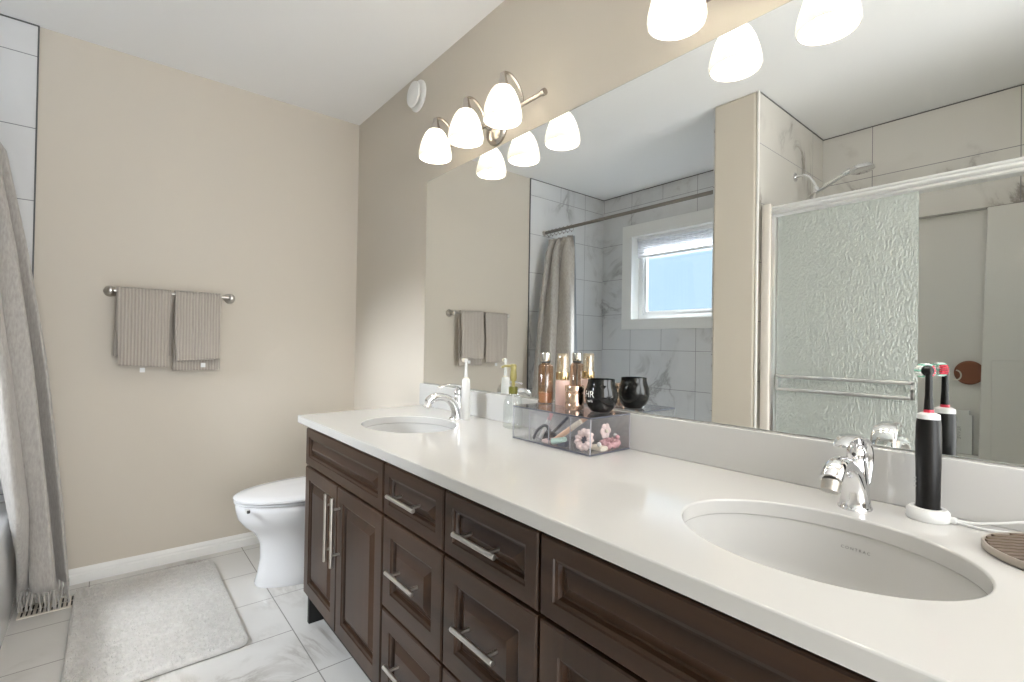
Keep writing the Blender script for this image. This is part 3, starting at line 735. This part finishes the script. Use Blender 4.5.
for z in (.964, .900): tb.box(1.882, 2.426, -1.438, -1.430, z-.0075, z+.0075, .002)
tb.box(2.414, 2.426, -1.438, -1.430, .894, .970, .002).box(1.880, 1.892, -1.455, -1.430, .892, .972, .002)
tb.box(2.414, 2.426, -1.455, -1.430, .925, .940, .002)
tb.build('towel_rail', 'aluminium', gp)

sh = empty('hand_shower', (X2, -1.90, 2.098), 'chrome hand shower on a bent arm on the tiled side of the stall', 'shower head')
MB().lathe([(.026, 0), (.026, .004), (.018, .009), (.010, .012)], (X2+.0005, -1.90, 2.098), 24, axis='x').build('wall_flange', 'chrome', sh)
MB().tube(spline([(X2+.004, -1.90, 2.098), (1.825, -1.90, 2.100), (1.862, -1.90, 2.078), (1.888, -1.90, 2.035), (1.898, -1.90, 2.008)], 8), .0088, 16).build('arm', 'chrome', sh, smooth=60)
MB().tube([(1.890, -1.90, 2.012), (1.906, -1.90, 1.988)], [.015, .017], 18).build('holder', 'chrome', sh)
hs = MB(); hs.tube([(1.886, -1.90, 1.982), (1.93, -1.90, 2.002), (2.04, -1.90, 2.055)], [.010, .0125, .0105], 16)
hs.tube([(2.036, -1.90, 2.053), (2.062, -1.90, 2.062)], [.016, .018], 16); hs = hs.build('handle', 'chrome', sh, smooth=45)
rt = Matrix.Rotation(math.radians(-6), 4, 'Y')
MB().lathe([(.001, .020), (.020, .019), (.048, .010), (.057, -.002), (.057, -.010), (.052, -.014), (.001, -.014)], (2.112, -1.90, 2.062), 36, mat=rt).build('spray_face', 'chrome', sh, smooth=45)
MB().tube(spline([(1.886, -1.90, 1.982), (1.855, -1.905, 1.955), (1.832, -1.92, 1.86), (1.828, -1.93, 1.60), (1.835, -1.92, 1.30), (1.845, -1.90, 1.20), (1.858, -1.89, 1.32), (1.864, -1.88, 1.60), (1.872, -1.885, 1.85), (1.893, -1.892, 1.978)], 8), .0065, 12).build('hose', 'nickel', sh, smooth=60)
# bath brush on the surround, product box on the ledge
br = empty('bath_brush', (2.462, YS+.012, .99), 'oval dark brown wooden bath brush with a cream cord loop hung in the shower', 'bath brush')
MB().lathe([(.001, .010), (.058, .011), (.066, .018), (.066, .030), (.058, .037), (.001, .039)], (2.474, YS, .990), 40, .92, .96, 'y', mat=Matrix.Scale(-1, 4, (0, 1, 0))).build('body', 'brown_brush', br)
pts = [(2.428 + .020*math.sin(a)-.004, YS+.042, .975 + .026*math.cos(a)) for a in [PI*1.15*k/14 for k in range(15)]]
MB().tube(pts, .0035, 8).build('cord_loop', 'cord_cream', br, smooth=60)
bx = empty('product_box', (2.45, -2.36, .5615), 'white box with small grey lettering standing on the shower surround ledge', 'box')
MB().prism([(2.385, .5615), (2.490, .5615), (2.490, .765), (2.478, .768), (2.478, .790), (2.385, .790)], -2.385, -2.345, 'y').build('carton', 'plastic_white', bx, smooth=0, bevel=.002)
text('lettering', 'REVIVE', .022, 'grey_ink', bx, Matrix.Translation((2.440, -2.3445, .67)) @ Matrix.Rotation(PI, 4, 'Z') @ Matrix.Rotation(PI/2, 4, 'X') @ Matrix.Rotation(-PI/2, 4, 'Z'))

# ---------------------------------------------------------------- toothbrushes
def brush(x, y, label, body, head, neckmat, ring, rbase, lean=0.0, black=True, ht=1.074, shoulder=.992):
    t = empty('electric_toothbrush', (x, y, ZC), label, 'toothbrush')
    z0 = ZC + (.014 if black else 0.0005)
    if black:
        hb = MB().lathe([(.0165, z0), (.0168, z0+.05), (.0178, z0+.11), (.0172, shoulder-.020), (.0160, shoulder-.010)], (x, y, 0), 28).build('handle', body, t, smooth=50)
        MB().lathe([(.0160, shoulder-.010), (.0155, shoulder-.002), (.0100, shoulder+.001), (.001, shoulder+.001)], (x, y, 0), 28).build('collar', 'plastic_white', t)
        MB().lathe([(.0072, shoulder+.001), (.0072, shoulder+.006), (.001, shoulder+.006)], (x, y, 0), 20).build('colour_ring', ring, t)
        for k, dz in enumerate((.040, .048, .054)):
            a = -2.45; MB().box(x-.0205*.8*1.0-.0008, x-.0138, y-.0105-.001, y-.0105+.001, z0+dz, z0+dz+.0018).build('indicator_light', 'grey_ink', t, smooth=0)
    else:
        hb = MB().lathe([(.0185, z0), (.0185, z0+.02), (.0175, z0+.05), (.0180, z0+.11), (.0150, shoulder-.006), (.0085, shoulder)], (x, y, 0), 28).build('handle', body, t, smooth=50)
        MB().lathe([(.0095, shoulder-.001), (.0095, shoulder+.004), (.001, shoulder+.004)], (x, y, 0), 20).build('colour_ring', ring, t)
    zt = ht - .010
    MB().tube([(x, y, shoulder+.004), (x, y, shoulder+.03), (x, y, zt)], [.0072, .0055, .0048], 16).lathe([(.001, -.005), (.0068, -.0048), (.0072, 0), (.0068, .004), (.001, .0045)], (x-.001, y-.000, zt), 24, axis='x').build('brush_head', neckmat, t, smooth=50)
    D = Vector((-.62, .78, 0)) if black else Vector((-1, -.1, 0)).normalized()
    T = Vector((-D.y, D.x, 0)); big = 1.75 if black else 1.0; mb = MB(); m2 = MB(); m3 = MB()
    for r, n in ((.0066, 18), (.0042, 12), (.0018, 5)):
        for k in range(n):
            a = 2*PI*k/n; o_ = T*(r*big*math.cos(a)) + Vector((0, 0, r*big*math.sin(a))); p = Vector((x, y, zt)) + D*.004 + o_
            dst = mb
            if black and T.dot(Vector((1, 0, 0)))*math.cos(a) > .45 and r > .004: dst = m3
            elif black and k % 3 == 0: dst = m2
            dst.tube([p, p+D*(.014 if r > .005 else .012)], .0013*(1.3 if black else 1), 6)
    mb.build('bristles', head, t, smooth=40)
    if black:
        m2.build('green_bristles', 'bristle_green', t, smooth=40); m3.build('red_bristles', 'plastic_red', t, smooth=40)
        MB().lathe([(.001, .001), (.0088, .0012), (.0095, .003), (.0088, .006), (.001, .0062)], (x, y, zt), 28, mat=D.to_track_quat('Z', 'Y').to_matrix()).build('head_disc', neckmat, t)
    return t
tbk = brush(2.733, -.074, 'black electric toothbrush standing on its white charger beside the near faucet', 'plastic_black', 'bristle_white', 'plastic_black', 'plastic_red', 0)
ch = empty('toothbrush_charger', (2.733, -.074, ZC), 'round white charging base under the black toothbrush', 'charger')
MB().lathe([(.0290, ZC+.0005), (.0300, ZC+.004), (.0292, ZC+.015), (.0250, ZC+.0200), (.0182, ZC+.0205), (.0178, ZC+.0135), (.001, ZC+.0135)], (2.733, -.074, 0), 36, 1.0, 1.0).build('base', 'plastic_white', ch, smooth=40)
MB().box(2.755, 2.770, -.078, -.062, ZC+.001, ZC+.010, .003).build('cord_guard', 'plastic_white', ch)
MB().tube(spline([(2.768, -.069, ZC+.006), (2.79, -.058, ZC+.005), (2.82, -.048, ZC+.012), (2.86, -.040, ZC+.022), (2.92, -.038, ZC+.020), (2.98, -.05, ZC+.004)], 6), .0022, 8).build('cord', 'plastic_white', ch, smooth=60)
MB().tube(spline([(2.768, -.071, ZC+.004), (2.80, -.072, ZC+.0026), (2.84, -.056, ZC+.0024), (2.88, -.045, ZC+.0024), (2.93, -.045, ZC+.0024)], 6), .0021, 8).build('cord', 'plastic_white', ch, smooth=60)
brush(1.368, -.104, 'white electric toothbrush standing right of the far faucet', 'plastic_white', 'ivory', 'plastic_white', 'ivory', 0, black=False, ht=1.046, shoulder=.968)

# ---------------------------------------------------------------- slatted tray at the right end
tr = empty('slatted_tray', (2.925, -.150, ZC), 'brown slatted oval tray on the counter, cropped by the right edge of photo', 'tray')
A_, B_ = .117, .098
MB().lathe([(.97, 0), (1.0, .002), (1.0, .009), (.985, .0115), (.968, .0115), (.964, .0085), (.001, .0085)], (2.925, -.150, ZC+.0005), 64, A_, B_).build('rim', 'tray_rim', tr, smooth=40)
st = MB()
ang = math.radians(40); n_ = 15
for k in range(-n_, n_+1):
    off = k*.0125
    # chords of the ellipse in direction ang
    d = Vector((math.cos(ang), math.sin(ang))); nn = Vector((-d.y, d.x)); o_ = nn*off
    a2 = (d.x/(A_*.955))**2 + (d.y/(B_*.955))**2; b2 = 2*(o_.x*d.x/(A_*.955)**2 + o_.y*d.y/(B_*.955)**2); c2 = (o_.x/(A_*.955))**2 + (o_.y/(B_*.955))**2 - 1
    D = b2*b2 - 4*a2*c2
    if D <= 0: continue
    t0, t1 = (-b2-math.sqrt(D))/(2*a2), (-b2+math.sqrt(D))/(2*a2)
    if t1-t0 < .01: continue
    p, q = o_+d*t0, o_+d*t1; w = nn*.0040
    st.prism([(2.925+v.x, -.150+v.y) for v in (p-w, q-w, q+w, p+w)], ZC+.0085, ZC+.0118)
sl_ = st.build('slats', 'wood_tray', tr, smooth=0)
MB().lathe([(.95, .0088), (.001, .0092)], (2.925, -.150, ZC+.0005), 48, A_, B_, cap0=False).build('inset', 'tray_slot', tr)

# ---------------------------------------------------------------- soap dispenser
sx, sy = 1.622, -.078
t = empty('soap_dispenser', (sx, sy, ZC), 'clear round-shouldered soap bottle with olive green pump left of the makeup organizer', 'soap dispenser')
MB().lathe([(.030, .001), (.033, .006), (.034, .04), (.033, .075), (.029, .098), (.020, .114), (.0125, .121), (.0125, .126)], (sx, sy, ZC), 32, cap1=False).build('bottle', 'clear_bottle', t, smooth=50)
MB().lathe([(.0155, .118), (.0160, .122), (.0160, .141), (.014, .143), (.001, .143)], (sx, sy, ZC), 28).build('collar', 'olive_dark', t)
pp = MB().lathe([(.0065, .143), (.0065, .160), (.011, .164), (.0125, .176), (.0100, .200), (.0110, .214), (.009, .220), (.001, .221)], (sx, sy, ZC), 24)
pp.tube([(sx, sy, ZC+.213), (sx-.024, sy-.018, ZC+.214), (sx-.034, sy-.026, ZC+.208)], [.0055, .0042, .0036], 12); pp.build('pump', 'olive_pump', t, smooth=50)
MB().tube([(sx, sy, ZC+.01), (sx, sy, ZC+.12)], .0025, 8).build('dip_tube', 'plastic_white', t)

# ---------------------------------------------------------------- acrylic organizer with its contents
OX0, OX1, OY0, OY1, OZ0, OZ1 = 1.772, 2.083, -.200, -.036, ZC+.0005, .913
t = empty('makeup_organizer', ((OX0+OX1)/2, (OY0+OY1)/2, ZC), 'smoky clear acrylic makeup organizer box standing against the backsplash', 'organizer')
T_ = .0028
MB().box(OX0, OX1, OY0, OY1, OZ0, OZ0+.005).build('base', 'grey_acrylic' if 'grey_acrylic' in M else 'smoked_acrylic', t, smooth=0)
MB().box(OX0, OX1, OY0, OY0+T_, OZ0+.005, OZ1-.006).box(OX0, OX1, OY1-T_, OY1, OZ0+.005, OZ1-.006).box(OX0, OX0+T_, OY0+T_, OY1-T_, OZ0+.005, OZ1-.006).box(OX1-T_, OX1, OY0+T_, OY1-T_, OZ0+.005, OZ1-.006).build('walls', 'smoked_acrylic', t, smooth=0)
MB().box(OX0-.001, OX1+.001, OY0-.001, OY1+.001, OZ1-.005, OZ1).build('lid', 'acrylic_lid', t, smooth=0)
for x in (1.842, 1.925, 2.008): MB().box(x-.001, x+.001, OY0+.004, OY1-.004, OZ0+.006, OZ1-.012).build('divider', 'smoked_acrylic', t, smooth=0)
ed = MB(); e_ = .0016
for z in (OZ0+.002, OZ1-.004):
    ed.box(OX0-.0012, OX1+.0012, OY0-.0014, OY0-.0002, z, z+.003).box(OX1+.0002, OX1+.0014, OY0, OY1, z, z+.003)
ed.build('edge_strip', 'grey_blue', t, smooth=0)
ZI = OZ0+.0056
for (x, y) in ((OX0, OY0), (OX1, OY0), (OX1, OY1)): MB().box(x-.0011, x+.0011, y-.0011, y+.0011, OZ0, OZ1-.005).build('corner_strip', 'acrylic_edge', t, smooth=0)
for x in (1.842, 1.925, 2.008): MB().box(x-.0011, x+.0011, OY0+.0030, OY0+.0042, OZ0+.006, OZ1-.010).build('divider_edge', 'acrylic_edge', t, smooth=0)
def item(name, mb, mat, label, cat, **k): return tag(mb.build(name, mat, **k), label, cat)
def stick(name, p0, p1, r, mat, capmat, label, cat, capfrac=.35, group=None):
    p0, p1 = Vector(p0), Vector(p1); o = empty(name, p0, label, cat)
    q = p0.lerp(p1, 1-capfrac)
    MB().tube([p0, q], [r, r], 14).build('tube', mat, o); MB().tube([q, p1], [r*1.04, r*.96], 14).build('cap', capmat, o); return o
stick('concealer_tube', (1.932, -.178, ZI+.012), (2.004, -.150, ZI+.072), .0075, 'peach', 'ivory', 'peach concealer tube leaning diagonally in the organizer, lower of the pair', 'makeup tube')
stick('concealer_tube', (1.934, -.158, ZI+.024), (2.003, -.120, ZI+.082), .0065, 'ivory', 'peach', 'ivory makeup tube leaning diagonally in the organizer, upper of the pair', 'makeup tube')
stick('makeup_brush', (1.862, -.170, ZI+.006), (1.888, -.150, ZI+.080), .0060, 'plastic_white', 'blush_pink', 'white handled makeup brush standing upright in the organizer', 'makeup brush', .25)
stick('eyeliner_pencil', (1.852, -.120, ZI+.006), (1.916, -.110, ZI+.070), .0045, 'charcoal', 'grey_blue', 'thin dark eyeliner pencil leaning behind the white makeup brush', 'pencil')
for (x, y, z, r, mat, lab) in ((1.868, -.140, ZI, .023, 'charcoal', 'round charcoal powder compact lying in the organizer'),
                               (1.955, -.085, ZI, .026, 'grey_blue', 'grey-blue round compact lying at the back of the organizer')):
    o = empty('powder_compact', (x, y, z), lab, 'compact')
    MB().lathe([(.9*r, 0), (r, .002), (r, .009), (.97*r, .010)], (x, y, z), 32).build('base', mat, o); MB().lathe([(r*.97, .0102), (r, .012), (r, .017), (.8*r, .021), (.001, .022)], (x, y, z), 32).build('lid', mat, o)
item('hair_clip', MB().tube(spline([(1.850, -.186, ZI+.004), (1.860, -.180, ZI+.030), (1.880, -.170, ZI+.046), (1.905, -.176, ZI+.036), (1.915, -.186, ZI+.006)], 6), .0042, 10), 'charcoal', 'dark arched hair clip in the second compartment of the organizer', 'hair clip', smooth=60)
item('eyeshadow_case', MB().box(1.950, 1.982, -.190, -.172, ZI, ZI+.018, .003), 'grey_blue', 'small slate blue eyeshadow case by the organizer front', 'makeup case')
item('sample_packet', MB().box(1.890, 1.920, -.192, -.150, ZI, ZI+.010, .003), 'pale_pink', 'flat pale pink sample packet on the organizer floor', 'packet')
item('cotton_pouch', MB().box(2.030, 2.078, -.150, -.120, ZI, ZI+.012, .004), 'ivory', 'small ivory pouch on the organizer floor under the flower clip', 'pouch')
item('mint_tube', MB().tube([(1.936, -.190, ZI+.010), (1.985, -.192, ZI+.024)], [.009, .007], 14), 'mint', 'mint green mini tube lying in front of the leaning tubes', 'makeup tube')
def scrunchie(c, R, r, mat, label, ax):
    mb = MB(); n, m_ = 40, 12; c = Vector(c)
    def f(u, v):
        a, b = 2*PI*u, 2*PI*v; rr = r*(1+.28*math.sin(a*11)+.10*math.sin(b*4+a*5)); p = Vector(((R+rr*math.cos(b))*math.cos(a), (R+rr*math.cos(b))*math.sin(a), rr*math.sin(b)))
        return c + ax @ p
    vs = mb.grid(f, n, m_+1, closed_u=True); o = mb.build('scrunchie', mat, smooth=70); return tag(o, label, 'scrunchie')
scrunchie((2.040, -.176, ZI+.030), .0205, .0088, 'pale_pink', 'pale pink ruffled scrunchie at the front corner of the organizer', Matrix.Rotation(math.radians(70), 3, 'X'))
scrunchie((2.052, -.082, ZI+.012), .0195, .0085, 'blush_pink', 'blush pink ruffled scrunchie lying at the organizer side', Matrix.Rotation(math.radians(12), 3, 'X'))
fl = empty('flower_clip', (2.058, -.118, ZI+.034), 'pale pink flower hair clip leaning on the side wall of the organizer', 'flower clip')
for k in range(6):
    a = 2*PI*k/6; MB().ball((2.060, -.112+.0125*math.cos(a), ZI+.050+.0125*math.sin(a)), .0095, .4, 1, 1, 12, 8).build('petal', 'pale_pink', fl, smooth=70)
MB().ball((2.065, -.112, ZI+.050), .005, .8, 1, 1, 10, 8).build('centre', 'ivory', fl, smooth=70)
for k, (x, y) in enumerate(((2.070, -.150), (2.068, -.070), (2.052, -.060))):
    o = MB().ball((x, y, ZI+.0255 if k == 9 else ZI+(.019 if k == 0 else .030)), .0065, 1, 1, 1, 12, 8).build('hair_bobble', ('plastic_white', 'blush_pink', 'plastic_white')[k], smooth=70)
    tag(o, ('white hair bobble nearest the front of the organizer side', 'pink hair bobble on the blush scrunchie', 'white hair bobble on the blush scrunchie near the backsplash')[k], 'hair bobble')

# ---------------------------------------------------------------- cosmetics on top of the organizer
ZL = OZ1 + .0003
ax_, ay_ = 1.786, -.080
t = empty('serum_bottle', (ax_, ay_, ZL), 'tall amber glass serum bottle with silver cap, leftmost on the organizer lid', 'bottle')
MB().lathe([(.020, 0), (.0242, .002), (.0242, .118), (.020, .124), (.0125, .127), (.0125, .131)], (ax_, ay_, ZL), 32, cap1=False).build('glass_body', 'amber_glass', t, smooth=45)
MB().lathe([(.0200, .003), (.0205, .034), (.001, .034)], (ax_, ay_, ZL), 28).build('serum', 'cream_liquid', t)
MB().tube([(ax_, ay_, ZL+.006), (ax_, ay_, ZL+.126)], .0018, 8).build('dip_tube', 'screw_dark', t)
MB().lathe([(.0150, .128), (.0150, .134), (.001, .134)], (ax_, ay_, ZL), 28).build('neck_ring', 'screw_dark', t)
MB().lathe([(.0160, .134), (.0166, .136), (.0166, .160), (.0158, .162), (.001, .162)], (ax_, ay_, ZL), 32).build('cap', 'silver_cap', t, smooth=40)
bx_, by_ = 1.849, -.066
t = empty('foundation_bottle', (bx_, by_, ZL), 'pink glass foundation bottle with gold collar and clear cap behind the small gold jar', 'bottle')
MB().lathe([(.021, 0), (.0225, .002), (.0225, .072), (.021, .077), (.017, .079)], (bx_, by_, ZL), 32).build('glass_body', 'pink_glass', t, smooth=45)
MB().lathe([(.0205, .079), (.0210, .081), (.0210, .100), (.0205, .102), (.001, .102)], (bx_, by_, ZL), 32).build('collar', 'gold', t, smooth=40)
MB().lathe([(.0065, .102), (.0065, .136), (.009, .140), (.009, .150), (.001, .152)], (bx_, by_, ZL), 20).build('pump', 'gold', t)
MB().lathe([(.0180, .1022), (.0180, .158), (.0165, .161), (.001, .161)], (bx_, by_, ZL), 28).build('clear_cap', 'clear_cap', t, smooth=45)
gx, gy = 1.940, -.108
t = empty('cream_jar', (gx, gy, ZL), 'small shiny rose gold cream jar in front on the organizer lid', 'jar')
MB().lathe([(.0255, 0), (.0275, .003), (.0275, .046), (.0255, .049), (.001, .049)], (gx, gy, ZL), 32).build('body', 'rose_gold', t, smooth=40)
MB().lathe([(.0272, .0493), (.0278, .051), (.0278, .067), (.0266, .069), (.001, .069)], (gx, gy, ZL), 32).build('lid', 'rose_gold', t, smooth=40)
fx, fy = 2.018, -.082
t = empty('candle_jar', (fx, fy, ZL), 'glossy black rounded glass jar with white lettering, rightmost on the organizer lid', 'jar')
prof = [(.022, 0), (.0285, .002), (.0375, .013), (.0440, .028), (.0468, .044), (.0450, .060), (.0400, .075), (.0378, .084), (.0378, .092)]
MB().lathe(prof + [(.0355, .0915), (.0355, .080), (.041, .062), (.0435, .046), (.041, .030), (.034, .014), (.001, .008)], (fx, fy, ZL), 48, cap1=False).build('glass_body', 'gloss_black', t, smooth=50)
MB().lathe([(.0315, .060), (.0315, .082), (.001, .083)], (fx, fy, ZL), 32).build('lid', 'gloss_black', t)
def wrapj(v):
    a = math.radians(-96) + v.x/.044; z = v.y
    # radius of the jar at this height
    h = z - ZL; r = prof[-1][0]
    for (r0, h0), (r1, h1) in zip(prof, prof[1:]):
        if h0 <= h <= h1: r = lerp(r0, r1, (h-h0)/(h1-h0))
    return Vector((fx+(r+.0004)*math.cos(a), fy+(r+.0004)*math.sin(a), z))
text('lettering', 'HR', .026, 'white_ink', t, Matrix.Translation((0, ZL+.050, 0)), 0, 1.0, wrapj)
text('lettering', 'paris', .010, 'white_ink', t, Matrix.Translation((.002, ZL+.032, 0)), 0, 1.0, wrapj)
